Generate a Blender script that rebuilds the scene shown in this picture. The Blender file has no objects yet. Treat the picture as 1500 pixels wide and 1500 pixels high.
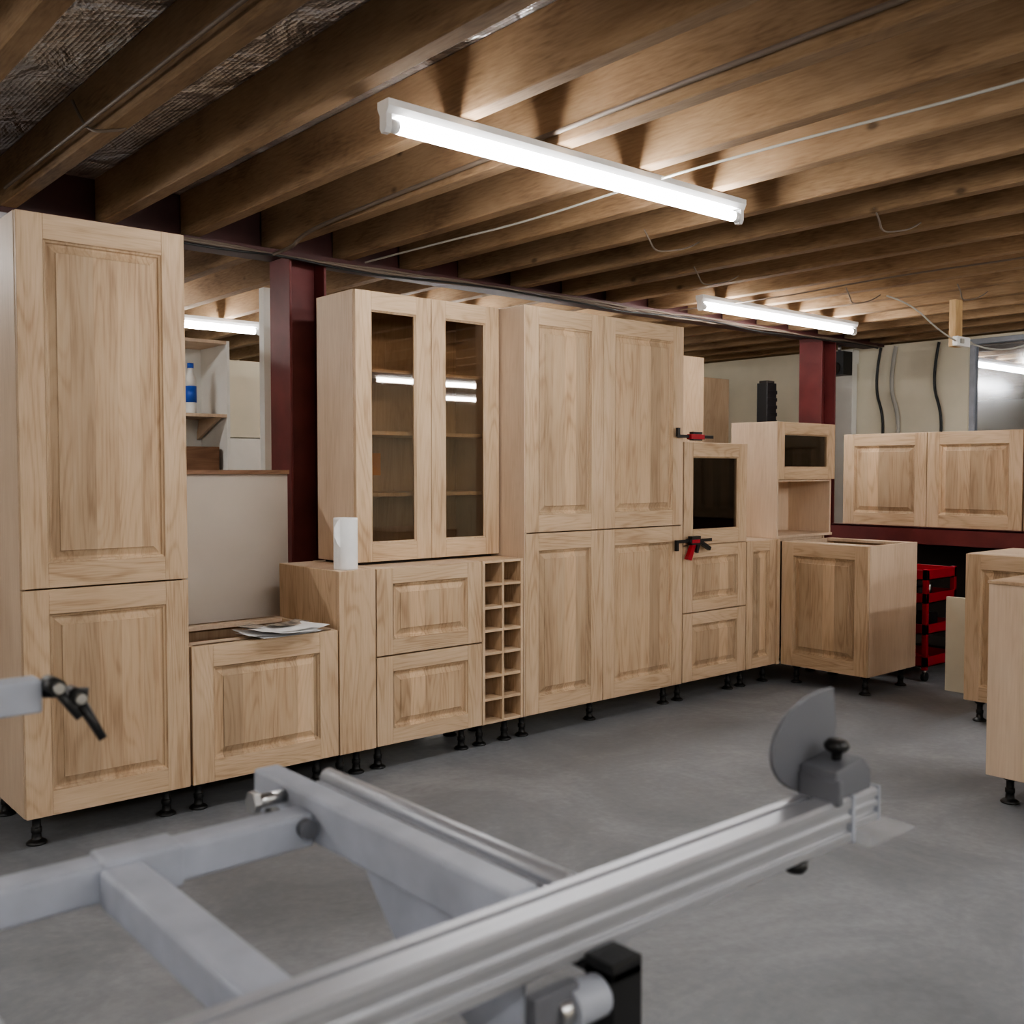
import bpy, math, random
from mathutils import Matrix, Vector
random.seed(7)
S=bpy.context.scene
# ---------------------------------------------------------------- materials
def new_mat(name):
    m=bpy.data.materials.new(name); m.use_nodes=True
    nt=m.node_tree; b=nt.nodes['Principled BSDF']
    return m,nt,b
def N(nt,t,**k):
    n=nt.nodes.new(t)
    for a,v in k.items(): setattr(n,a,v)
    return n
def mth(nt,op,a,b=None,c=None):
    n=nt.nodes.new('ShaderNodeMath'); n.operation=op
    for i,x in enumerate([a,b,c]):
        if x is None: continue
        if isinstance(x,(int,float)): n.inputs[i].default_value=x
        else: nt.links.new(x,n.inputs[i])
    return n.outputs[0]
def ramp(nt,fac,stops):
    r=nt.nodes.new('ShaderNodeValToRGB'); cr=r.color_ramp
    while len(cr.elements)<len(stops): cr.elements.new(0.5)
    for e,(p,c) in zip(cr.elements,stops):
        e.position=p; e.color=(c[0],c[1],c[2],1)
    nt.links.new(fac,r.inputs[0]); return r.outputs[0]
def mul_col(nt,a,valsock):
    n=nt.nodes.new('ShaderNodeVectorMath'); n.operation='SCALE'
    nt.links.new(a,n.inputs[0]); nt.links.new(valsock,n.inputs['Scale']); return n.outputs[0]

def wood(name,dark,mid,light,axis='z',stave=0.0,rough=0.6,var=0.18,knots=False,fine=60,figure=0.5,ak=1.0,hi=0.4,seam=False):
    m,nt,b=new_mat(name); L=nt.links
    tc=N(nt,'ShaderNodeTexCoord'); oi=N(nt,'ShaderNodeObjectInfo')
    sep=N(nt,'ShaderNodeSeparateXYZ'); L.new(tc.outputs['Object'],sep.inputs[0])
    X,Y,Z=sep.outputs
    along={'x':X,'y':Y,'z':Z}[axis]
    acr=[s for k,s in (('x',X),('y',Y),('z',Z)) if k!=axis]
    rnd=mth(nt,'MULTIPLY',oi.outputs['Random'],37.0)
    off=rnd; tone=None
    if stave>0:
        pos=mth(nt,'ADD',mth(nt,'DIVIDE',acr[0],stave),rnd)
        f=mth(nt,'FLOOR',pos)
        wn=N(nt,'ShaderNodeTexWhiteNoise',noise_dimensions='1D'); L.new(f,wn.inputs['W'])
        tone=wn.outputs['Value']
        off=mth(nt,'ADD',rnd,mth(nt,'MULTIPLY',tone,20.0))
    def vec(k,o=off):
        c=N(nt,'ShaderNodeCombineXYZ'); L.new(acr[0],c.inputs[0]); L.new(acr[1],c.inputs[1])
        L.new(mth(nt,'ADD',mth(nt,'MULTIPLY',along,k*ak),o),c.inputs[2]); return c.outputs[0]
    n1=N(nt,'ShaderNodeTexNoise'); n1.inputs['Scale'].default_value=8; n1.inputs['Detail'].default_value=1.0; n1.inputs['Distortion'].default_value=0.2
    L.new(vec(0.13),n1.inputs['Vector'])
    cont=mth(nt,'ADD',mth(nt,'MULTIPLY',mth(nt,'SINE',mth(nt,'MULTIPLY',n1.outputs[0],85.0)),0.5),0.5)
    cont=mth(nt,'POWER',cont,2.5)
    n2=N(nt,'ShaderNodeTexNoise'); n2.inputs['Scale'].default_value=fine*3.0; n2.inputs['Detail'].default_value=2
    L.new(vec(0.05),n2.inputs['Vector'])
    n3=N(nt,'ShaderNodeTexNoise'); n3.inputs['Scale'].default_value=fine*0.16; n3.inputs['Detail'].default_value=2
    L.new(vec(0.2),n3.inputs['Vector'])
    mix=mth(nt,'ADD',mth(nt,'MULTIPLY',n3.outputs[0],1-hi),mth(nt,'MULTIPLY',n2.outputs[0],hi))
    mix=mth(nt,'SUBTRACT',mix,mth(nt,'MULTIPLY',cont,figure*0.22))
    col=ramp(nt,mix,[(0.24,dark),(0.44,mid),(0.64,light)])
    if tone is not None:
        col=mul_col(nt,col,mth(nt,'ADD',mth(nt,'MULTIPLY',tone,var),1-var*0.6))
        if seam:
            fr=mth(nt,'FRACT',pos); e=mth(nt,'LESS_THAN',fr,0.02)
            col=mul_col(nt,col,mth(nt,'SUBTRACT',1.0,mth(nt,'MULTIPLY',e,0.12)))
    col=mul_col(nt,col,mth(nt,'ADD',mth(nt,'MULTIPLY',oi.outputs['Random'],0.06),0.97))
    if knots:
        kc=N(nt,'ShaderNodeCombineXYZ')
        L.new(acr[0],kc.inputs[0]); L.new(acr[1],kc.inputs[1]); L.new(mth(nt,'MULTIPLY',along,0.6),kc.inputs[2])
        v=N(nt,'ShaderNodeTexVoronoi'); v.inputs['Scale'].default_value=4.6; L.new(kc.outputs[0],v.inputs['Vector'])
        kf=mth(nt,'SMOOTH_MIN',mth(nt,'MULTIPLY',v.outputs['Distance'],12.0),1.0,0.3)
        col=mul_col(nt,col,mth(nt,'MAXIMUM',kf,0.4))
    L.new(col,b.inputs['Base Color'])
    b.inputs['Roughness'].default_value=rough
    b.inputs['Specular IOR Level'].default_value=0.3
    bp=N(nt,'ShaderNodeBump'); bp.inputs['Strength'].default_value=0.08 if not knots else 0.3; bp.inputs['Distance'].default_value=0.002
    L.new(mix,bp.inputs['Height']); L.new(bp.outputs[0],b.inputs['Normal'])
    return m
def plain(name,c,rough=0.5,metal=0.0,noise=0.0,nscale=8,bump=0.0,spec=None):
    m,nt,b=new_mat(name); L=nt.links
    b.inputs['Roughness'].default_value=rough; b.inputs['Metallic'].default_value=metal
    if spec is not None: b.inputs['Specular IOR Level'].default_value=spec
    tc=N(nt,'ShaderNodeTexCoord'); n=N(nt,'ShaderNodeTexNoise'); n.inputs['Scale'].default_value=nscale; n.inputs['Detail'].default_value=4
    L.new(tc.outputs['Object'],n.inputs['Vector'])
    lo=[x*(1-noise) for x in c]; hi=[min(1,x*(1+noise)) for x in c]
    L.new(ramp(nt,n.outputs[0],[(0.3,lo),(0.7,hi)]),b.inputs['Base Color'])
    if bump>0:
        bp=N(nt,'ShaderNodeBump'); bp.inputs['Strength'].default_value=bump; bp.inputs['Distance'].default_value=0.01
        L.new(n.outputs[0],bp.inputs['Height']); L.new(bp.outputs[0],b.inputs['Normal'])
    return m
OD,OM,OL=(0.385,0.260,0.160),(0.550,0.400,0.265),(0.635,0.480,0.335)
OAKV=wood('oak_vertical_grain',OD,OM,OL,'z')
OAKH=wood('oak_horizontal_grain',OD,OM,OL,'x')
OAKP=wood('oak_glued_staves',(0.37,0.245,0.150),(0.53,0.378,0.245),(0.60,0.445,0.300),'z',stave=0.082,var=0.52,hi=0.35,seam=True)
CARC=wood('oak_veneer_carcass',(0.50,0.37,0.26),(0.60,0.460,0.340),(0.67,0.53,0.40),'z',fine=40,figure=0.2)
INNER=wood('carcass_inside',(0.36,0.245,0.155),(0.45,0.32,0.21),(0.52,0.38,0.26),'z',fine=40)
JOIST=wood('rough_sawn_joist',(0.145,0.086,0.047),(0.262,0.168,0.095),(0.345,0.232,0.138),'y',stave=0.41,var=0.22,rough=0.9,knots=True,fine=40,figure=0.15,ak=2.2,hi=0.4)
BATTEN=wood('pine_batten',(0.42,0.27,0.13),(0.52,0.35,0.18),(0.6,0.42,0.24),'z',rough=0.7)
BLACK=plain('black_plastic',(0.012,0.012,0.013),0.4)
DARK=plain('dark_parts_and_shade',(0.03,0.022,0.018),0.8)
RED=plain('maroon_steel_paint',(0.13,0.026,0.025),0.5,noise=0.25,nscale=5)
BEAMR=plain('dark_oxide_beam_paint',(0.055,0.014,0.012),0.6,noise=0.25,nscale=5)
REDB=plain('red_trolley_paint',(0.36,0.01,0.025),0.35)
CREAM=plain('cream_painted_block',(0.80,0.74,0.60),0.8,noise=0.06,nscale=3,bump=0.1)
WHITEW=plain('white_paint',(0.82,0.81,0.77),0.6,noise=0.03)
GREYP=plain('greyed_hardboard',(0.47,0.415,0.36),0.7,noise=0.06,nscale=3)
BROWN=wood('brown_edge_board',(0.14,0.07,0.04),(0.2,0.11,0.065),(0.26,0.15,0.09),'x',rough=0.6)
GPAINT=plain('light_grey_machine_paint',(0.385,0.41,0.47),0.5,noise=0.12,nscale=14)
PLAST=plain('grey_moulded_plastic',(0.135,0.14,0.16),0.5)
STEEL=plain('steel_bolt',(0.5,0.5,0.5),0.3,metal=1.0)
PAPER=plain('white_paper',(0.85,0.85,0.85),0.8,noise=0.03,nscale=30)
PRINT=plain('printed_paper',(0.30,0.26,0.22),0.5,noise=0.9,nscale=30)
CABW=plain('white_cable_pvc',(0.42,0.40,0.36),0.5)
CABG=plain('grey_brown_cable',(0.16,0.12,0.09),0.6)
BLUE=plain('blue_label',(0.03,0.10,0.5),0.4)
ORNG=plain('orange_note_paper',(0.75,0.28,0.05),0.7)
LWHITE=plain('fitting_white_enamel',(0.8,0.8,0.8),0.35)
def alu():
    m,nt,b=new_mat('anodised_aluminium'); L=nt.links
    b.inputs['Metallic'].default_value=0.6; b.inputs['Roughness'].default_value=0.42
    tc=N(nt,'ShaderNodeTexCoord'); mp=N(nt,'ShaderNodeMapping'); mp.inputs['Scale'].default_value=(2,200,200)
    n=N(nt,'ShaderNodeTexNoise'); n.inputs['Scale'].default_value=2
    L.new(tc.outputs['Object'],mp.inputs[0]); L.new(mp.outputs[0],n.inputs['Vector'])
    L.new(ramp(nt,n.outputs[0],[(0.3,(0.41,0.42,0.45)),(0.7,(0.49,0.50,0.53))]),b.inputs['Base Color'])
    return m
ALU=alu()
def emis(name,c,s):
    m,nt,b=new_mat(name); b.inputs['Base Color'].default_value=(1,1,1,1)
    b.inputs['Emission Color'].default_value=(*c,1); b.inputs['Emission Strength'].default_value=s
    return m
TUBE=emis('fluorescent_tube_glow',(0.99,0.985,0.975),45)
def glass(name,tint,gl=0.10,rough=0.02):
    m=bpy.data.materials.new(name); m.use_nodes=True; nt=m.node_tree; nt.nodes.clear(); L=nt.links
    o=N(nt,'ShaderNodeOutputMaterial'); t=N(nt,'ShaderNodeBsdfTransparent'); t.inputs[0].default_value=(*tint,1)
    g=N(nt,'ShaderNodeBsdfGlossy'); g.inputs['Roughness'].default_value=rough
    fr=N(nt,'ShaderNodeFresnel'); fr.inputs[0].default_value=1.5
    f=mth(nt,'MINIMUM',mth(nt,'ADD',fr.outputs[0],gl),1.0)
    mx=N(nt,'ShaderNodeMixShader'); L.new(f,mx.inputs[0]); L.new(t.outputs[0],mx.inputs[1]); L.new(g.outputs[0],mx.inputs[2]); L.new(mx.outputs[0],o.inputs[0])
    return m
GLASS=glass('smoked_cabinet_glass',(0.84,0.79,0.73),0.02)
PANE=glass('reflection_pane',(0.9,0.92,0.95),0.14,0.12)
m,nt,b=new_mat('clear_acrylic'); b.inputs['Base Color'].default_value=(0.7,0.72,0.75,1); b.inputs['Alpha'].default_value=0.22; b.inputs['Roughness'].default_value=0.15
CLEAR=m
def foil():
    m,nt,b=new_mat('foil_insulation'); L=nt.links
    b.inputs['Metallic'].default_value=0.8; b.inputs['Roughness'].default_value=0.36
    tc=N(nt,'ShaderNodeTexCoord')
    n=N(nt,'ShaderNodeTexNoise'); n.inputs['Scale'].default_value=3.5; n.inputs['Detail'].default_value=4; n.inputs['Distortion'].default_value=1.2
    L.new(tc.outputs['Object'],n.inputs['Vector'])
    v=N(nt,'ShaderNodeTexVoronoi'); v.inputs['Scale'].default_value=70; v.inputs['Randomness'].default_value=0.1; L.new(tc.outputs['Object'],v.inputs['Vector'])
    L.new(ramp(nt,n.outputs[0],[(0.35,(0.70,0.68,0.68)),(0.65,(0.92,0.91,0.91))]),b.inputs['Base Color'])
    h=mth(nt,'ADD',mth(nt,'MULTIPLY',n.outputs[0],3.0),mth(nt,'MULTIPLY',v.outputs['Distance'],0.18))
    bp=N(nt,'ShaderNodeBump'); bp.inputs['Strength'].default_value=0.8; bp.inputs['Distance'].default_value=0.04
    L.new(h,bp.inputs['Height']); L.new(bp.outputs[0],b.inputs['Normal']); return m
FOIL=foil()
def concrete():
    m,nt,b=new_mat('power_floated_concrete'); L=nt.links
    tc=N(nt,'ShaderNodeTexCoord')
    a=N(nt,'ShaderNodeTexNoise'); a.inputs['Scale'].default_value=1.3; a.inputs['Detail'].default_value=9; a.inputs['Roughness'].default_value=0.66; a.inputs['Distortion'].default_value=0.9
    c=N(nt,'ShaderNodeTexNoise'); c.inputs['Scale'].default_value=30; c.inputs['Detail'].default_value=4
    L.new(tc.outputs['Object'],a.inputs['Vector']); L.new(tc.outputs['Object'],c.inputs['Vector'])
    f=mth(nt,'ADD',mth(nt,'MULTIPLY',a.outputs[0],0.8),mth(nt,'MULTIPLY',c.outputs[0],0.2))
    L.new(ramp(nt,f,[(0.36,(0.165,0.174,0.190)),(0.5,(0.212,0.222,0.240)),(0.64,(0.285,0.295,0.312))]),b.inputs['Base Color'])
    L.new(mth(nt,'ADD',mth(nt,'MULTIPLY',f,0.3),0.45),b.inputs['Roughness'])
    bp=N(nt,'ShaderNodeBump'); bp.inputs['Strength'].default_value=0.08; bp.inputs['Distance'].default_value=0.01
    L.new(f,bp.inputs['Height']); L.new(bp.outputs[0],b.inputs['Normal']); return m
CONC=concrete()

# ---------------------------------------------------------------- mesh builder
class MB:
    def __init__(s): s.v=[];s.f=[];s.m=[];s.mats=[];s.sm=[]
    def mi(s,m):
        if m not in s.mats: s.mats.append(m)
        return s.mats.index(m)
    def face(s,idx,m,sm=False): s.f.append(idx); s.m.append(s.mi(m)); s.sm.append(sm)
    def box(s,x0,x1,y0,y1,z0,z1,m,M=None):
        n=len(s.v)
        for z in (z0,z1):
            for (x,y) in ((x0,y0),(x1,y0),(x1,y1),(x0,y1)):
                p=Vector((x,y,z)); s.v.append(M@p if M else p)
        for q in ((0,3,2,1),(4,5,6,7),(0,1,5,4),(1,2,6,5),(2,3,7,6),(3,0,4,7)): s.face([n+i for i in q],m)
    def lathe(s,prof,m,M=None,seg=16,sm=True):
        n=len(s.v)
        for r,z in prof:
            for k in range(seg):
                a=2*math.pi*k/seg; p=Vector((r*math.cos(a),r*math.sin(a),z)); s.v.append(M@p if M else p)
        for i in range(len(prof)-1):
            for k in range(seg):
                k2=(k+1)%seg
                s.face([n+i*seg+k,n+i*seg+k2,n+(i+1)*seg+k2,n+(i+1)*seg+k],m,sm)
        s.face([n+k for k in range(seg)][::-1],m); e=n+(len(prof)-1)*seg; s.face([e+k for k in range(seg)],m)
    def cyl(s,p0,p1,r,m,seg=16,r2=None,sm=True):
        p0=Vector(p0);p1=Vector(p1);d=p1-p0
        M=Matrix.Translation(p0)@d.to_track_quat('Z','Y').to_matrix().to_4x4()
        s.lathe([(r,0),(r if r2 is None else r2,d.length)],m,M,seg,sm)
    def prism(s,pts,a0,a1,m,axis='x',M=None):
        n=len(s.v);k=len(pts)
        def mk(a,p):
            q={'x':(a,p[0],p[1]),'y':(p[0],a,p[1]),'z':(p[0],p[1],a)}[axis]; q=Vector(q); return M@q if M else q
        for a in (a0,a1):
            for p in pts: s.v.append(mk(a,p))
        for i in range(k):
            j=(i+1)%k; s.face([n+i,n+j,n+k+j,n+k+i],m)
        s.face([n+i for i in range(k)][::-1],m); s.face([n+k+i for i in range(k)],m)
    def build(s,name,loc=(0,0,0),rot=0,bevel=0.0,seg=1,parent=None):
        me=bpy.data.meshes.new(name); me.from_pydata([tuple(v) for v in s.v],[],s.f)
        for m in s.mats: me.materials.append(m)
        me.polygons.foreach_set('material_index',s.m); me.polygons.foreach_set('use_smooth',s.sm)
        import bmesh
        bm=bmesh.new(); bm.from_mesh(me); bmesh.ops.recalc_face_normals(bm,faces=bm.faces); bm.to_mesh(me); bm.free()
        me.update()
        o=bpy.data.objects.new(name,me); S.collection.objects.link(o)
        o.location=loc; o.rotation_euler=(0,0,rot)
        if bevel>0:
            b=o.modifiers.new('bevel','BEVEL'); b.width=bevel; b.segments=seg; b.limit_method='ANGLE'; b.angle_limit=math.radians(50)
        if parent: o.parent=parent
        return o
T=0.018
def ringpanel(mb,x0,x1,z0,z1,y,rings,m):
    n=len(mb.v)
    for ins,d in rings:
        for (x,z) in ((x0+ins,z0+ins),(x1-ins,z0+ins),(x1-ins,z1-ins),(x0+ins,z1-ins)): mb.v.append(Vector((x,y+d,z)))
    for i in range(len(rings)-1):
        for k in range(4):
            k2=(k+1)%4
            mb.face([n+4*i+k,n+4*i+k2,n+4*(i+1)+k2,n+4*(i+1)+k],m)
def door(mb,x0,x1,z0,z1,y=0,t=0.022,fr=0.085,kind='panel',frx=None):
    g=0.0018; x0+=g;x1-=g;z0+=g;z1-=g
    fx=frx or fr
    mb.box(x0,x0+fx,y,y+t,z0,z1,OAKV); mb.box(x1-fx,x1,y,y+t,z0,z1,OAKV)
    mb.box(x0+fx,x1-fx,y,y+t,z0,z0+fr,OAKH); mb.box(x0+fx,x1-fx,y,y+t,z1-fr,z1,OAKH)
    a0,a1,c0,c1=x0+fx,x1-fx,z0+fr,z1-fr
    if kind=='panel':
        rs=[(0,0.0),(0.003,0.005),(0.009,0.007),(0.012,0.014),(0.019,0.014),(0.042,0.005),(0.043,0.0015)]
        ringpanel(mb,a0,a1,c0,c1,y,rs,OAKP)
        i=rs[-1][0]; n=len(mb.v)
        for (x,z) in ((a0+i,c0+i),(a1-i,c0+i),(a1-i,c1-i),(a0+i,c1-i)): mb.v.append(Vector((x,y+0.0015,z)))
        mb.face([n,n+1,n+2,n+3],OAKP)
    else:
        ringpanel(mb,a0,a1,c0,c1,y,[(0,0),(0.004,0.006),(0.008,0.010),(0.008,t)],OAKV)
        mb.box(a0,a1,y+0.011,y+0.015,c0,c1,GLASS)
def foot(mb,x,y,h=0.12):
    M=Matrix.Translation((x,y,-h))
    mb.lathe([(0.036,0),(0.036,0.006),(0.028,0.013),(0.018,0.018),(0.016,0.04),(0.019,0.042),(0.019,0.06),(0.015,0.062),(0.015,0.09),(0.027,0.098),(0.030,h)],BLACK,M,14)
def feet(mb,w,d,f=0.09,ins=0.06):
    for x in (ins,w-ins):
        for y in (f,d-0.07): foot(mb,x,y)
def carcass(mb,w,d,h,yf=0.024,top=True,shelves=(),z0=0.0,inner=INNER,x0=0,back=True,side=CARC):
    mb.box(x0,x0+T,yf,d,z0,z0+h,side); mb.box(x0+w-T,x0+w,yf,d,z0,z0+h,side)
    mb.box(x0+T,x0+w-T,yf,d,z0,z0+T,inner)
    if top: mb.box(x0+T,x0+w-T,yf,d,z0+h-T,z0+h,CARC)
    else:
        mb.box(x0+T,x0+w-T,yf,yf+0.08,z0+h-T,z0+h,CARC); mb.box(x0+T,x0+w-T,d-0.09,d-0.01,z0+h-T,z0+h,CARC)
    if back: mb.box(x0+T,x0+w-T,d-0.01,d,z0+T,z0+h-T,inner)
    for s in shelves: mb.box(x0+T,x0+w-T,yf+0.03,d-0.011,z0+s,z0+s+T,inner)
YW=3.77; LZ=0.12; BV=0.0013
mb=MB(); W,H=0.60,2.13
carcass(mb,W,0.58,H); door(mb,0,W,0,0.812,fr=0.088); door(mb,0,W,0.814,H,fr=0.088); feet(mb,W,0.58,f=0.10)
mb.build('tall_larder_cabinet',(0.985,YW,LZ),bevel=BV)
mb=MB(); W,H=0.655,0.548
carcass(mb,W,0.56,H,top=False,back=False); mb.box(T,W-T,0.53,0.56,H-0.10,H,INNER); mb.box(T,W-T,0.024,0.04,H-0.12,H,INNER)
mb.box(T,W-T,0.54,0.55,T,H-0.1,INNER)
door(mb,0,W,0,H,fr=0.088); feet(mb,W,0.56)
mb.build('sink_base_cabinet',(1.592,YW,LZ),bevel=BV)
mb=MB(); W,H=0.185,0.797
mb.box(0,W,0,0.022,0,H,OAKV); carcass(mb,W,0.54,H,side=OAKV); feet(mb,W,0.54,ins=0.05)
mb.build('narrow_filler_cabinet',(2.253,YW,LZ),bevel=BV)
mb=MB(); W=0.60
carcass(mb,W,0.56,H); door(mb,0,W,0,0.402,fr=0.07,frx=0.085); door(mb,0,W,0.405,H,fr=0.07,frx=0.085); feet(mb,W,0.56)
mb.build('drawer_base_cabinet',(2.442,YW,LZ),bevel=BV)
mb=MB(); W=0.262; t2=0.013
mb.box(0,t2+0.004,0,0.40,0,H,OAKV); mb.box(W-t2-0.004,W,0,0.40,0,H,OAKV); mb.box(W/2-t2/2,W/2+t2/2,0.001,0.385,0,H,OAKV)
for i in range(8):
    z=i*(H-t2)/7
    mb.box(t2+0.004,W/2-t2/2,0.001,0.385,z,z+t2,OAKH); mb.box(W/2+t2/2,W-t2-0.004,0.001,0.385,z,z+t2,OAKH)
mb.box(0.017,W-0.017,0.385,0.40,0,H,INNER); feet(mb,W,0.40,ins=0.05)
mb.build('wine_rack_cabinet',(3.044,YW,LZ),bevel=0.001)
mb=MB(); W,H=1.212,2.05
mb.box(0,T,0.0,0.58,0,H,CARC); mb.box(W-T,W,0.0,0.58,0,H,CARC); mb.box(T,W-T,0.024,0.58,0,T,CARC); mb.box(T,W-T,0.024,0.58,H-T,H,CARC); mb.box(T,W-T,0.57,0.58,T,H-T,INNER)
mb.box(0.54,0.576,0.024,0.57,T,H-T,INNER)
xa=0.004; xm=0.556; xb=W-0.004
for a,b_ in ((xa,xm),(xm,xb)):
    door(mb,a,b_,0,0.918,y=-0.004,fr=0.088); door(mb,a,b_,0.92,H,y=-0.004,fr=0.088)
feet(mb,W,0.58); foot(mb,0.558,0.10)
mb.build('double_tall_cabinet',(3.312,YW,LZ),bevel=BV)
mb=MB(); W,H=0.848,1.245
carcass(mb,W,0.345,H,shelves=(0.30,0.59,0.88)); door(mb,0,W/2,0,H,fr=0.085,kind='glass'); door(mb,W/2,W,0,H,fr=0.085,kind='glass')
mb.box(0.27,0.35,0.330,0.334,0.40,0.51,ORNG)
mb.box(0.03,W-0.03,0.03,0.33,-0.012,0,DARK)  # near-black strip: shade of the gap below, put in as colour
mb.build('glazed_dresser_cabinet',(2.452,3.95,LZ+0.797+0.012),bevel=BV)
mb=MB(); W,H=0.60,0.797
carcass(mb,W,0.56,H); door(mb,0,W,0,0.402,fr=0.07,frx=0.085); door(mb,0,W,0.405,H,fr=0.07,frx=0.085); feet(mb,W,0.56)
mb.build('drawer_base_cabinet',(4.530,YW,LZ),bevel=BV)
mb=MB(); W,H=0.60,0.60
carcass(mb,W,0.34,H,shelves=(0.2,0.4),inner=CARC); door(mb,0,W,0,H,fr=0.082,kind='glass')
mb.build('small_glazed_cabinet',(4.540,YW+0.006,0.918),bevel=BV)
mb=MB(); W,H=0.305,0.797
door(mb,0,W,0,H,fr=0.065); mb.box(W,W+0.03,-0.012,0.03,0,H,OAKV)
mb.box(0,T,0.024,0.56,0,H,CARC); mb.box(T,0.90,0.03,0.56,0,T,INNER); mb.box(0.88,0.90,0.03,0.56,0,H,CARC); mb.box(0,0.90,0.548,0.56,0,H,CARC)
mb.box(T,0.88,0.035,0.548,H-T,H,CARC)
for x in (0.06,0.3,0.84):
    for y in (0.09,0.48): foot(mb,x,y)
mb.build('corner_base_cabinet',(5.134,YW,LZ),bevel=BV)
mb=MB(); W,H=0.60,0.785
carcass(mb,W,0.58,H,top=False,back=True,side=CARC)
door(mb,0,W,0,H,fr=0.085); feet(mb,W,0.58)
mb.build('return_base_cabinet',(5.472,3.752,LZ),rot=-math.pi/2,bevel=BV)
mb=MB(); W,H=0.66,0.748; D=0.36
mb.box(0,T,0,D,0,H,CARC); mb.box(W-T,W,0.024,D,0,H,CARC); mb.box(T,W-T,0.024,D,H-T,H,CARC); mb.box(T,W-T,0.0,D,0,T,CARC); mb.box(T,W-T,0.024,D,H-0.385,H-0.367,CARC)
mb.box(T,W-T,D-0.01,D,H-0.37,H,INNER); mb.box(0.22,W-T,D-0.012,D,T,H-0.39,CARC)
door(mb,0,W,H-0.372,H,y=-0.003,fr=0.075,kind='glass')
mb.build('microwave_housing_cabinet',(5.47,3.79,0.918),bevel=BV)
mb=MB(); W,H=0.60,0.79
carcass(mb,W,0.58,H); door(mb,0,W,0,H,fr=0.08); feet(mb,W,0.58,ins=0.05)
mb.build('loose_base_cabinet',(5.36,2.52,LZ),rot=-math.pi/2,bevel=BV)
mb=MB()
mb.box(0,W,0,0.02,0,H-0.012,CARC); carcass(mb,W,0.58,H-0.012,yf=0.02); mb.box(-0.004,W+0.004,-0.006,0.59,H-0.012,H,INNER); feet(mb,W,0.58)
mb.build('loose_base_cabinet',(4.10,1.83,LZ),rot=-math.pi/2,bevel=BV)
for i,y0 in enumerate((4.045,2.765)):
    mb=MB(); W,H=1.27,0.65
    carcass(mb,W,0.34,H); door(mb,0,W/2,0,H,fr=0.085); door(mb,W/2,W,0,H,fr=0.085)
    mb.build('wall_unit_cabinet',(6.66,y0,0.966),rot=-math.pi/2,bevel=BV)
mb=MB()
y0,y1=0.9,4.14
for x in (6.64,7.05):
    mb.box(x,x+0.012,y0,y1,0.84,0.965,RED); mb.box(x,x+0.05,y0,y1,0.84,0.85,RED); mb.box(x,x+0.05,y0,y1,0.953,0.964,RED)
for y in (0.92,2.2,4.08):
    for x in (6.66,7.04): mb.box(x,x+0.05,y,y+0.05,0,0.85,RED)
mb.box(6.66,7.08,y0,y1,0.14,0.16,DARK); mb.box(7.07,7.08,y0,y1,0.16,0.84,DARK)  # near-black shelf and back sheet paint in the shade under the rack
mb.build('red_steel_rack',bevel=0.001)
mb=MB()
ax,bx,ay,by=0,0.40,0,0.42
for x in (ax,bx-0.03):
    for y in (ay,by-0.03): mb.box(x,x+0.03,y,y+0.03,0.07,0.72,REDB); mb.cyl((x+0.012,y,0.03),(x+0.012,y+0.025,0.03),0.03,BLACK,14); mb.cyl((x+0.012,y+0.012,0.04),(x+0.012,y+0.012,0.08),0.01,STEEL,8)
for z in (0.09,0.30,0.50,0.65):
    mb.box(ax,bx,ay,by,z,z+0.008,REDB)
    mb.box(ax,bx,ay,ay+0.006,z,z+0.065,REDB); mb.box(ax,bx,by-0.006,by,z,z+0.065,REDB); mb.box(ax,ax+0.006,ay,by,z,z+0.065,REDB); mb.box(bx-0.006,bx,ay,by,z,z+0.065,REDB)
mb.box(0.05,0.25,0.05,0.3,0.31,0.42,BLACK); mb.cyl((0.3,0.15,0.51),(0.3,0.15,0.60),0.03,STEEL); mb.box(0.08,0.2,0.1,0.3,0.51,0.59,DARK)
mb.build('red_tool_trolley',(6.20,3.16,0),bevel=0.001)
mb=MB(); mb.box(0,0.025,-0.30,0,0,0.58,CREAM); mb.box(0.025,0.14,-0.28,-0.02,0,0.03,BATTEN); mb.prism([(0.025,0.03),(0.12,0.03),(0.025,0.3)],-0.16,-0.13,BATTEN,'y')
mb.build('painted_board_stand',(6.05,2.96,0),bevel=0.001)

# ---------------------------------------------------------------- room
def slab(name,x0,x1,y0,y1,z0,z1,m):
    mb=MB(); mb.box(x0,x1,y0,y1,z0,z1,m); return mb.build(name)
slab('floor',-3.2,16.2,-3.2,10.2,-0.1,0,CONC)
slab('ceiling',-3.2,16.2,-3.2,10.2,2.655,2.70,FOIL)
slab('wall_left',-3.2,-3.08,-3.2,10.2,0,2.655,CREAM)
slab('wall_front',-3.08,16.08,-3.2,-3.08,0,2.655,CREAM)
slab('wall_back',-3.08,16.08,10.08,10.2,0,2.655,CREAM)
slab('wall_far_right',16.08,16.2,-3.2,10.2,0,2.655,CREAM)
mb=MB()
WX=8.2
mb.box(WX,WX+0.12,3.86,10.08,0,2.44,CREAM); mb.box(WX,WX+0.12,-3.08,0.8,0,2.44,CREAM); mb.box(WX,WX+0.12,0.8,3.86,0,1.30,CREAM); mb.box(WX,WX+0.12,0.8,3.86,2.42,2.44,CREAM)
mb.build('wall_right')
mb=MB()
for y in (0.8,2.3,3.82): mb.box(WX+0.02,WX+0.09,y,y+0.04,1.30,2.42,GPAINT)
mb.box(WX+0.02,WX+0.09,0.84,3.82,1.30,1.34,GPAINT); mb.box(WX+0.02,WX+0.09,0.84,3.82,2.38,2.42,GPAINT)
mb.box(WX+0.05,WX+0.056,0.84,3.82,1.34,2.38,PANE)
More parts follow.
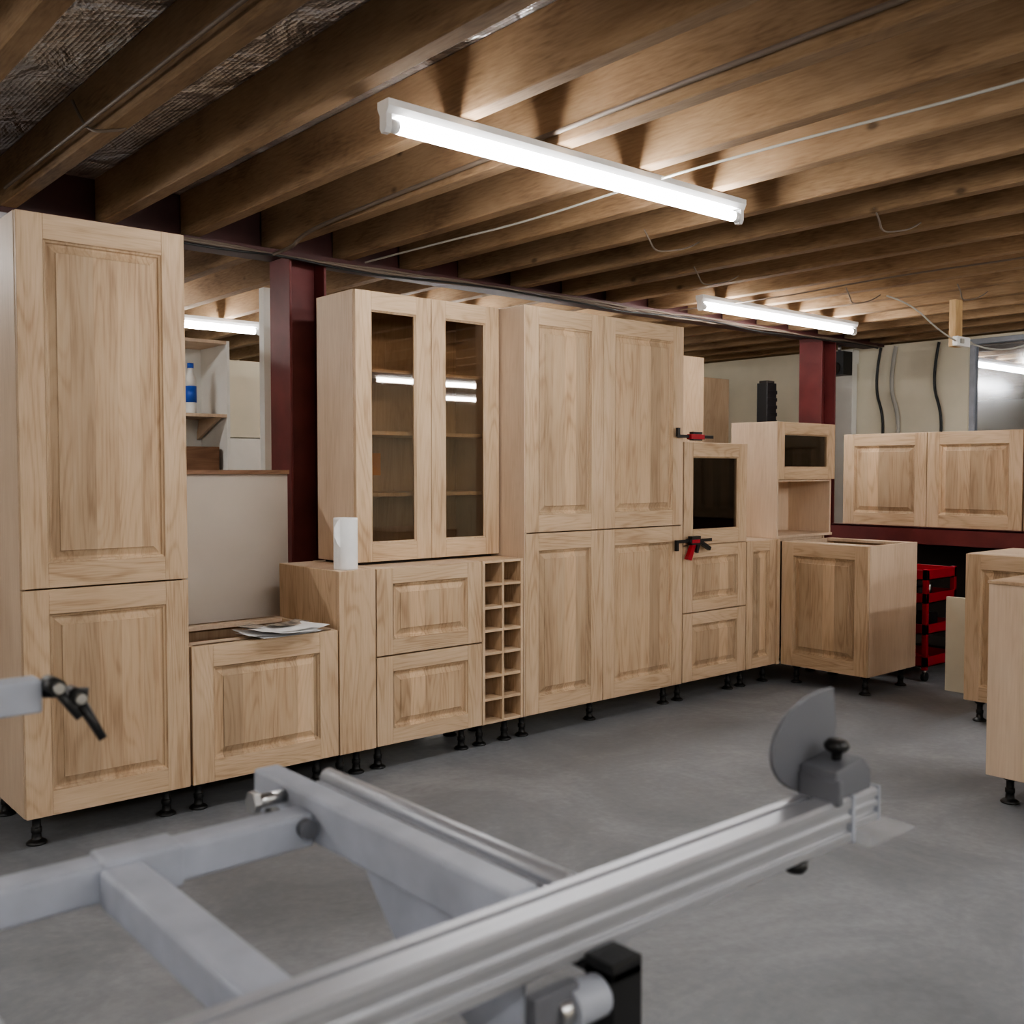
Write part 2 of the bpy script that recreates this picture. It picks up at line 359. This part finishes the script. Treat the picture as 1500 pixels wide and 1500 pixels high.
mb.build('reflection_window_1')  # added window onto a made-up room, standing in for a blurred reflection
slab('wall_cream_return',6.95,WX,6.6,6.7,0,2.44,CREAM)
mb=MB(); k=-10; tk=0.066
while True:
    x=1.14+0.41*k
    if x>15.9: break
    if x>-3.0:
        dx=random.uniform(-0.012,0.012); th=tk+random.uniform(-0.004,0.006)
        mb.box(x+dx,x+dx+th,-3.08,4.685,2.45,2.655,JOIST)
        mb.box(x+dx,x+dx+th,4.715,10.08,2.45,2.655,JOIST)
    k+=1
mb.build('ceiling_joists',bevel=0.004)
mb=MB()
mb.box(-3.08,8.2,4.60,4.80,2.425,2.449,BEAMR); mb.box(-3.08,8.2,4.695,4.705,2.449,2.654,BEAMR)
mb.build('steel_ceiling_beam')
def hcol(name,x,y):
    mb=MB(); w=0.21
    mb.box(x,x+0.014,y,y+w,0,2.425,RED); mb.box(x+w-0.014,x+w,y,y+w,0,2.425,RED); mb.box(x+0.014,x+w-0.014,y+w/2-0.006,y+w/2+0.006,0,2.425,RED)
    mb.box(x-0.03,x+w+0.03,y-0.03,y+w+0.03,0,0.015,RED)
    mb.build(name,bevel=0.002)
hcol('steel_column',2.47,4.59); hcol('steel_column',7.22,4.59); hcol('steel_column',-2.2,4.59)
mb=MB(); mb.box(0.6,2.38,4.46,4.49,0.0,1.335,GREYP); mb.box(0.6,2.38,4.44,4.51,1.335,1.355,BROWN)
for x in (0.7,1.5,2.25): mb.box(x,x+0.05,4.49,4.54,0,1.33,BATTEN)
mb.build('low_hardboard_partition',bevel=0.001)
mb=MB(); carcass(mb,0.75,0.5,1.0,z0=0,side=WHITEW,inner=WHITEW); mb.box(0,0.75,0,0.02,0,0.998,WHITEW)
carcass(mb,0.75,0.5,1.06,z0=1.002,side=WHITEW,inner=WHITEW); mb.box(0,0.75,0,0.02,1.004,1.56,WHITEW); mb.box(0,0.75,0,0.02,1.566,2.06,CREAM)
mb.build('stacked_white_carcasses',(2.83,6.1,0),bevel=0.002)
mb=MB(); 
mb.box(0,0.02,0,0.4,0,2.15,CARC); mb.box(0.78,0.80,0,0.4,0,2.15,WHITEW); mb.box(0.02,0.78,0.38,0.4,0,2.15,WHITEW)
for z in (0.1,0.6,1.1,1.68,2.13): mb.box(0.02,0.78,0,0.38,z,z+0.02,BROWN if z<1.5 else CARC)
mb.prism([(0.03,1.68),(0.33,1.68),(0.36,1.60),(0.36,1.55)],0.74,0.76,CARC,'x')
mb.box(0.45,0.75,0.05,0.3,1.121,1.50,BROWN)
mb.build('workshop_shelving',(1.96,5.9,0),bevel=0.001)
mb=MB(); mb.lathe([(0.03,0),(0.034,0.01),(0.034,0.07)],WHITEW); mb.lathe([(0.035,0.07),(0.035,0.17)],BLUE); mb.lathe([(0.034,0.17),(0.034,0.21),(0.02,0.25),(0.016,0.28)],WHITEW); mb.lathe([(0.019,0.28),(0.019,0.31)],BLUE)
mb.build('glue_bottle',(2.56,6.02,1.701))
mb=MB(); mb.box(0,0.05,0,0.02,0,2.42,WHITEW); mb.box(0,0.02,0.02,0.06,0,2.42,WHITEW); mb.build('white_door_lining',(2.765,5.45,0))
mb=MB(); mb.box(0,0.5,0,0.02,0,2.26,INNER); mb.box(0,0.02,0.02,0.3,0,2.26,CARC); mb.box(0.48,0.5,0.02,0.3,0,2.26,CARC); mb.box(0.02,0.48,0.02,0.3,2.24,2.26,CARC); mb.box(0.02,0.48,0.28,0.3,0,2.24,INNER)
mb.build('tall_carcass',(5.99,5.2,0),bevel=0.001)
mb=MB(); mb.box(0,0.72,0,0.022,0,2.2,INNER); carcass(mb,0.72,0.4,2.2); mb.build('tall_carcass',(6.95,5.85,0),bevel=0.001)

# light fittings
def lamp(name,x0,x1,y,z=2.449):
    mb=MB()
    L_=x1-x0
    mb.prism([(-0.03,0),(0.03,0),(0.03,-0.02),(0.02,-0.04),(-0.02,-0.04),(-0.03,-0.02)],0,L_,LWHITE,'x')
    for x in (0.0,L_-0.02):
        mb.prism([(-0.018,-0.04),(0.018,-0.04),(0.018,-0.08),(0.01,-0.095),(-0.01,-0.095),(-0.018,-0.08)],x,x+0.02,LWHITE,'x')
    mb.cyl((0.02,0,-0.069),(0.05,0,-0.069),0.0205,LWHITE,12); mb.cyl((L_-0.05,0,-0.069),(L_-0.02,0,-0.069),0.0205,LWHITE,12)
    mb.cyl((0.05,0,-0.069),(L_-0.05,0,-0.069),0.02,TUBE,10)
    if z<2.44:
        for x in (0.15,L_-0.15): mb.cyl((x,0,0),(x,0,2.449-z),0.004,STEEL,8)
    mb.build(name,(x0,y,z))
for a in ((1.69,3.42,2.56),(5.03,6.83,4.07),(1.85,3.5,6.95),(-0.1,1.65,5.4),(3.6,5.3,5.6),(5.4,7.1,7.3),(9.5,11.2,4.55),(10.4,12.1,2.6),  # battens hidden by cabinets in the back bay are added fill light
    (4.7,6.4,0.6,2.2),(-1.4,0.3,-0.6,2.15),(-2.5,-0.8,2.2,2.2),(1.2,2.9,-1.2,2.15),(3.6,5.3,-1.2,2.15),(-2.6,-0.9,4.0,2.2),(6.3,8.0,-0.8,2.2)):  # unseen low-hung battens outside the frame, added to even out the light
    lamp('batten_or_fill_light',*a)

# cables
def cable(name,pts,r,m):
    c=bpy.data.curves.new(name,'CURVE'); c.dimensions='3D'; c.bevel_depth=r; c.bevel_resolution=2
    s=c.splines.new('NURBS'); s.points.add(len(pts)-1)
    for p,q in zip(s.points,pts): p.co=(*q,1)
    s.use_endpoint_u=True; s.order_u=3; s.resolution_u=6
    c.materials.append(m); o=bpy.data.objects.new(name,c); S.collection.objects.link(o); return o
for j in range(4):
    pts=[]; x=1.7
    while x<8.1:
        pts.append((x,4.585-0.012*j+random.uniform(-0.006,0.006),2.43-0.01*j+random.uniform(-0.02,0.012))); x+=0.35
    cable('electrical_cable',pts,0.006,(CABG,CABG,CABG,BLACK)[j])
cable('electrical_cable',[(2.89,4.55,2.44),(2.9,3.9,2.435),(2.92,3.3,2.425),(2.9,2.6,2.44),(2.9,1.9,2.435),(2.93,1.2,2.425),(2.9,0.2,2.44)],0.005,CABW)
cable('electrical_cable',[(5.35,4.5,2.44),(5.36,3.8,2.42),(5.35,3.0,2.445),(5.36,2.0,2.43),(5.35,1.0,2.445)],0.005,CABG)
for (x,y) in ((3.55,3.2),(4.4,3.6),(4.0,2.3),(5.6,3.4),(6.0,2.9)):
    cable('electrical_cable',[(x,y,2.47),(x+0.03,y-0.01,2.42),(x+0.10,y+0.02,2.385),(x+0.2,y,2.40),(x+0.34,y+0.01,2.435),(x+0.40,y,2.47)],0.004,CABG)
cable('electrical_cable',[(1.13,3.6,2.60),(1.128,3.5,2.5),(1.13,3.4,2.447),(1.17,3.35,2.446),(1.21,3.3,2.447),(1.215,3.28,2.5)],0.005,CABG)
xj=1.14+0.41*3
cable('conduit_pipe',[(xj-0.02,-1,2.5),(xj-0.022,1,2.5),(xj-0.022,3.9,2.47),(xj-0.03,4.25,2.44),(xj-0.03,4.3,2.40),(xj-0.03,4.5,2.40)],0.009,CABG)
cable('conduit_pipe',[(1.118,0.2,2.475),(1.116,2,2.474),(1.116,4.4,2.474)],0.006,CABG)
for y,c,r in ((4.62,BLACK,0.012),(4.48,CABW,0.018),(4.10,BLACK,0.012)):
    cable('wall_cable',[(WX-0.02,y,2.42),(WX-0.03,y+0.06,2.1),(WX-0.03,y-0.05,1.8),(WX-0.02,y,1.4),(WX-0.02,y,0.9)],r,c)
mb=MB(); mb.box(0,0.08,0,0.16,0,2.30,WHITEW); mb.box(-0.01,0.09,-0.01,0.17,2.30,2.42,WHITEW); mb.box(-0.01,0.09,-0.01,0.17,0,0.1,WHITEW); mb.build('white_pipe_boxing',(WX-0.09,4.85,0))
mb=MB(); mb.box(0,0.14,0,0.16,0,0.2,BLACK); mb.cyl((-0.01,0.08,0.06),(0.0,0.08,0.06),0.05,DARK); mb.cyl((0.07,0.08,0.2),(0.07,0.08,0.27),0.015,STEEL); mb.build('wall_speaker',(7.75,4.72,2.17))
mb=MB(); mb.box(0,0.09,0,0.045,0,0.30,BATTEN); mb.box(-0.04,0.13,-0.035,0,0.0,0.06,LWHITE); mb.box(-0.01,0.03,-0.045,-0.035,0.015,0.045,CABW); mb.cyl((0.13,-0.02,0.03),(0.17,-0.02,0.03),0.012,CABW)
mb.build('hanging_socket_batten',(6.40,3.10,2.15),bevel=0.002)
cable('socket_cable',[(6.57,3.08,2.18),(6.75,3.0,2.12),(6.95,2.8,2.2),(7.2,2.5,2.35),(7.4,2.2,2.44)],0.006,CABW)
cable('socket_cable',[(6.36,3.08,2.18),(6.2,3.1,2.22),(6.0,3.2,2.40),(5.9,3.3,2.44)],0.005,CABW)
mb=MB(); mb.box(-0.15,0.15,-0.12,0.12,0,0.03,BLACK); mb.box(-0.03,0.03,-0.03,0.03,0.03,1.60,BLACK)
mb.box(-0.065,0.065,-0.05,0.05,1.60,2.07,BLACK); mb.box(-0.05,0.05,-0.04,0.04,2.07,2.09,DARK)
for z in (1.68,1.74,1.80,1.86,1.92,1.98): mb.box(-0.07,0.07,-0.055,-0.05,z,z+0.03,BLACK)
mb.build('black_speaker_stand',(7.03,4.98,0),bevel=0.004)

# ---------------------------------------------------------------- small things
mb=MB(); mb.lathe([(0.02,0.0),(0.052,0.0),(0.053,0.01),(0.053,0.22),(0.052,0.228),(0.02,0.228),(0.019,0.20)],PAPER,None,28)
n=len(mb.v); K=6
for i in range(K):
    f=i/(K-1)
    x=-0.045-0.040*f; y=-0.030-0.012*f+0.006*math.sin(f*5)
    mb.v.append(Vector((x,y,0.10+0.05*f))); mb.v.append(Vector((x,y,0.225-0.035*f)))
for i in range(K-1): mb.face([n+2*i,n+2*i+2,n+2*i+3,n+2*i+1],PAPER,True)
mb.build('paper_towel_roll',(2.335,3.85,LZ+0.797))
mb=MB()
def sheet(mb,cx,cy,z,w,d,a,m,curl):
    n=len(mb.v);k=9
    for i in range(k):
        for j in (0,1):
            u=(i/(k-1)-0.5)*w; v=(j-0.5)*d
            x=cx+u*math.cos(a)-v*math.sin(a); y=cy+u*math.sin(a)+v*math.cos(a)
            mb.v.append(Vector((x,y,z+curl*(2*abs(i/(k-1)-0.5))**2)))
    for i in range(k-1): mb.face([n+2*i,n+2*i+2,n+2*i+3,n+2*i+1],m,True)
for i,(cx,cy,w,d,a,m,c) in enumerate([(0.0,0.0,0.30,0.21,0.15,PAPER,0.004),(-0.02,0.0,0.30,0.21,-0.1,PAPER,0.008),(0.04,-0.01,0.29,0.2,0.3,PAPER,0.01),(0.0,0.0,0.28,0.2,0.05,PAPER,0.012),(0.06,0.05,0.18,0.10,0.2,PRINT,0.008),(-0.11,0.05,0.08,0.10,0.25,PRINT,0.004)]):
    sheet(mb,cx,cy,0.002+0.006*i,w,d,a,m,c)
mb.build('stack_of_papers',(2.01,3.85,LZ+0.549))
def clamp(name,loc,flip):
    mb=MB()
    mb.box(-0.10,0.22,-0.006,0.0,-0.006,0.012,BLACK)
    mb.box(-0.105,-0.085,-0.012,0.006,-0.05 if flip>0 else 0,0.012 if flip>0 else 0.05,BLACK)
    mb.prism([(0.02,-0.02),(0.10,-0.02),(0.10,0.03),(0.02,0.03)],-0.02,0.01,BLACK,'y')
    if flip>0:
        mb.prism([(0.03,-0.02),(0.06,-0.02),(0.02,-0.11),(-0.015,-0.10)],-0.018,0.008,REDB,'y')
        mb.prism([(0.10,0.01),(0.10,-0.015),(0.19,-0.06),(0.20,-0.04)],-0.018,0.005,BLACK,'y')
        mb.prism([(0.075,-0.02),(0.10,-0.02),(0.085,-0.07),(0.07,-0.065)],-0.015,0.005,BLACK,'y')
        mb.box(0.02,0.09,-0.022,-0.018,-0.01,0.01,REDB)
    else:
        mb.box(0.0,0.12,-0.022,0.012,-0.012,0.016,REDB)
    mb.cyl((0.02,-0.02,0.0),(0.02,0.02,0.0),0.014,BLACK)
    mb.build(name,loc,bevel=0.001)
clamp('bar_clamp',(4.535,3.745,0.945),1)
clamp('bar_clamp',(4.54,3.745,1.545),-1)

# ---------------------------------------------------------------- foreground saw
root=bpy.data.objects.new('panel_saw',None); S.collection.objects.link(root)
def slotprof(y0,y1,z0,z1):
    h=z1-z0; w=y1-y0
    return [(y0,z0),(y1,z0),(y1,z1),(y0+w*0.72,z1),(y0+w*0.72,z1-0.006),(y0+w*0.60,z1-0.006),(y0+w*0.60,z1),(y0+0.004,z1),(y0,z1-0.004),
            (y0,z0+h*0.74),(y0+0.004,z0+h*0.72),(y0+0.004,z0+h*0.60),(y0,z0+h*0.58),(y0,z0+h*0.42),(y0+0.006,z0+h*0.40),(y0+0.006,z0+h*0.22),(y0,z0+h*0.2)]
mb=MB(); mb.prism(slotprof(0.742,0.797,0.838,0.90),0.05,1.255,ALU,'x'); 
mb.box(1.255,1.262,0.740,0.799,0.836,0.902,GPAINT)
mb.prism(slotprof(0.748,0.791,0.850,0.896),1.262,1.335,ALU,'x'); mb.box(1.335,1.339,0.747,0.792,0.848,0.898,GPAINT)
mb.build('crosscut_fence',bevel=0.0008,parent=root)
def rtube(name,x0,x1,y0,y1,z0,z1,m=GPAINT,bv=0.006):
    mb=MB(); mb.box(x0,x1,y0,y1,z0,z1,m); return mb.build(name,bevel=bv,seg=3,parent=root)
rtube('cross_tube',-0.05,0.685,1.215,1.262,0.835,0.882)
rtube('cross_tube_sleeve',0.40,0.50,1.211,1.266,0.831,0.886)
rtube('end_beam',0.685,0.727,0.80,1.40,0.838,0.902)
rtube('side_rail',0.395,0.448,0.80,1.214,0.832,0.879)
rtube('inner_rail',0.17,0.222,0.80,1.214,0.832,0.879)
mb=MB(); mb.box(0.752,0.792,0.80,1.33,0.85,0.886,ALU); mb.cyl((0.772,0.80,0.888),(0.772,1.33,0.888),0.014,ALU,20); mb.box(0.727,0.752,0.82,1.30,0.85,0.86,PLAST)
mb.build('guide_rail',bevel=0.001,parent=root)
mb=MB(); mb.prism([(0.80,0.838),(1.12,0.838),(1.02,0.74),(0.80,0.70)],0.700,0.706,GPAINT,'x'); mb.build('gusset_plate',parent=root)
mb=MB()
mb.cyl((0.655,1.262,0.868),(0.655,1.285,0.868),0.012,STEEL,6,sm=False); mb.cyl((0.64,1.30,0.885),(0.685,1.30,0.885),0.010,STEEL,14); mb.cyl((0.632,1.30,0.885),(0.642,1.30,0.885),0.016,STEEL,6,sm=False)
mb.cyl((0.67,1.20,0.865),(0.67,1.215,0.865),0.013,PLAST,16)
mb.build('frame_bolts',parent=root)
mb=MB(); mb.box(0.735,0.780,0.70,0.741,0.76,0.845,BLACK); mb.box(0.735,0.780,0.70,0.80,0.825,0.837,BLACK)
mb.cyl((0.735,0.72,0.81),(0.69,0.72,0.81),0.022,GPAINT,18); mb.cyl((0.69,0.72,0.81),(0.672,0.72,0.81),0.016,STEEL,18); mb.box(0.64,0.70,0.712,0.728,0.80,0.838,PLAST)
mb.build('lower_bracket',bevel=0.002,seg=2,parent=root)
mb=MB(); mb.lathe([(0.012,0),(0.016,0.006),(0.016,0.014),(0.006,0.016)],BLACK,Matrix.Translation((1.14,0.755,0.822))); mb.build('rubber_foot',parent=root)
mb=MB()
pts=[(1.302,0.905),(1.308,0.98),(1.302,1.03)]
for i in range(25):
    a=math.radians(84+(276-84)*i/24); pts.append((1.288+0.135*math.cos(a),0.963+0.074*math.sin(a)))
mb.prism(pts,0.800,0.808,PLAST,'y')
mb.build('flip_stop_flag',bevel=0.002,seg=2,parent=root)
mb=MB()
mb.prism([(1.215,0.902),(1.305,0.902),(1.305,0.930),(1.285,0.950),(1.215,0.942)],0.742,0.799,PLAST,'y')
mb.prism([(1.212,0.930),(1.225,0.930),(1.225,0.895),(1.212,0.895)],0.736,0.80,PLAST,'y')
mb.lathe([(0.007,0),(0.007,0.012),(0.016,0.015),(0.018,0.022),(0.013,0.030)],BLACK,Matrix.Translation((1.257,0.768,0.945)))
mb.build('flip_stop_block',bevel=0.003,seg=2,parent=root)
mb=MB(); mb.box(1.262,1.39,0.72,0.80,0.832,0.835,CLEAR); mb.box(1.262,1.266,0.72,0.80,0.835,0.850,CLEAR); mb.build('clear_guard_plate',parent=root)
rtube('rip_fence_bar',-0.30,0.385,1.385,1.425,1.036,1.080,GPAINT,0.004)
rtube('rip_fence_post',-0.12,-0.06,1.38,1.43,0.85,1.036)
mb=MB()
def lever(mb,px,py,pz,dx,dz,L):
    mb.cyl((px,py+0.02,pz),(px,py-0.022,pz),0.011,BLACK,16)
    mb.cyl((px,py-0.022,pz),(px,py-0.030,pz),0.007,STEEL,12)
    mb.cyl((px,py-0.012,pz),(px+dx*L,py-0.03,pz+dz*L),0.008,BLACK,12,r2=0.0055)
lever(mb,0.395,1.378,1.072,0.45,-0.75,0.055)
lever(mb,0.420,1.372,1.056,0.42,-0.9,0.062)
mb.cyl((0.385,1.40,1.06),(0.44,1.378,1.056),0.007,BLACK,12)
mb.build('clamp_levers',parent=root)
mb=MB(); mb.box(-1.1,-0.05,0.55,1.55,0.06,0.80,GPAINT); mb.box(-1.15,-0.04,0.5,1.6,0.80,0.86,ALU); mb.box(-1.0,-0.15,0.65,1.45,0,0.06,BLACK); mb.box(-0.05,0.0,0.70,1.30,0.835,0.86,GPAINT); mb.box(-0.05,0.06,0.745,0.795,0.84,0.895,GPAINT); mb.box(-0.05,0.18,0.9,0.95,0.836,0.876,GPAINT)
mb.build('saw_body',bevel=0.004,parent=root)

# ---------------------------------------------------------------- world + camera
w=bpy.data.worlds.new('World'); S.world=w; w.use_nodes=True
w.node_tree.nodes['Background'].inputs[0].default_value=(0.5,0.55,0.6,1); w.node_tree.nodes['Background'].inputs[1].default_value=0.3
cd=bpy.data.cameras.new('camera'); cam=bpy.data.objects.new('camera',cd); S.collection.objects.link(cam)
cd.sensor_width=36; cd.lens=36*1481/1500; cd.clip_start=0.02
cam.location=(0,0,1.35); cam.rotation_euler=(math.radians(90-2.32),0,math.radians(-40.6))
cd.dof.use_dof=True; cd.dof.focus_distance=4.9; cd.dof.aperture_fstop=5.0
S.camera=cam
S.view_settings.view_transform='AgX'
try: S.view_settings.look='AgX - Medium High Contrast'
except Exception: pass
S.view_settings.exposure=0.8
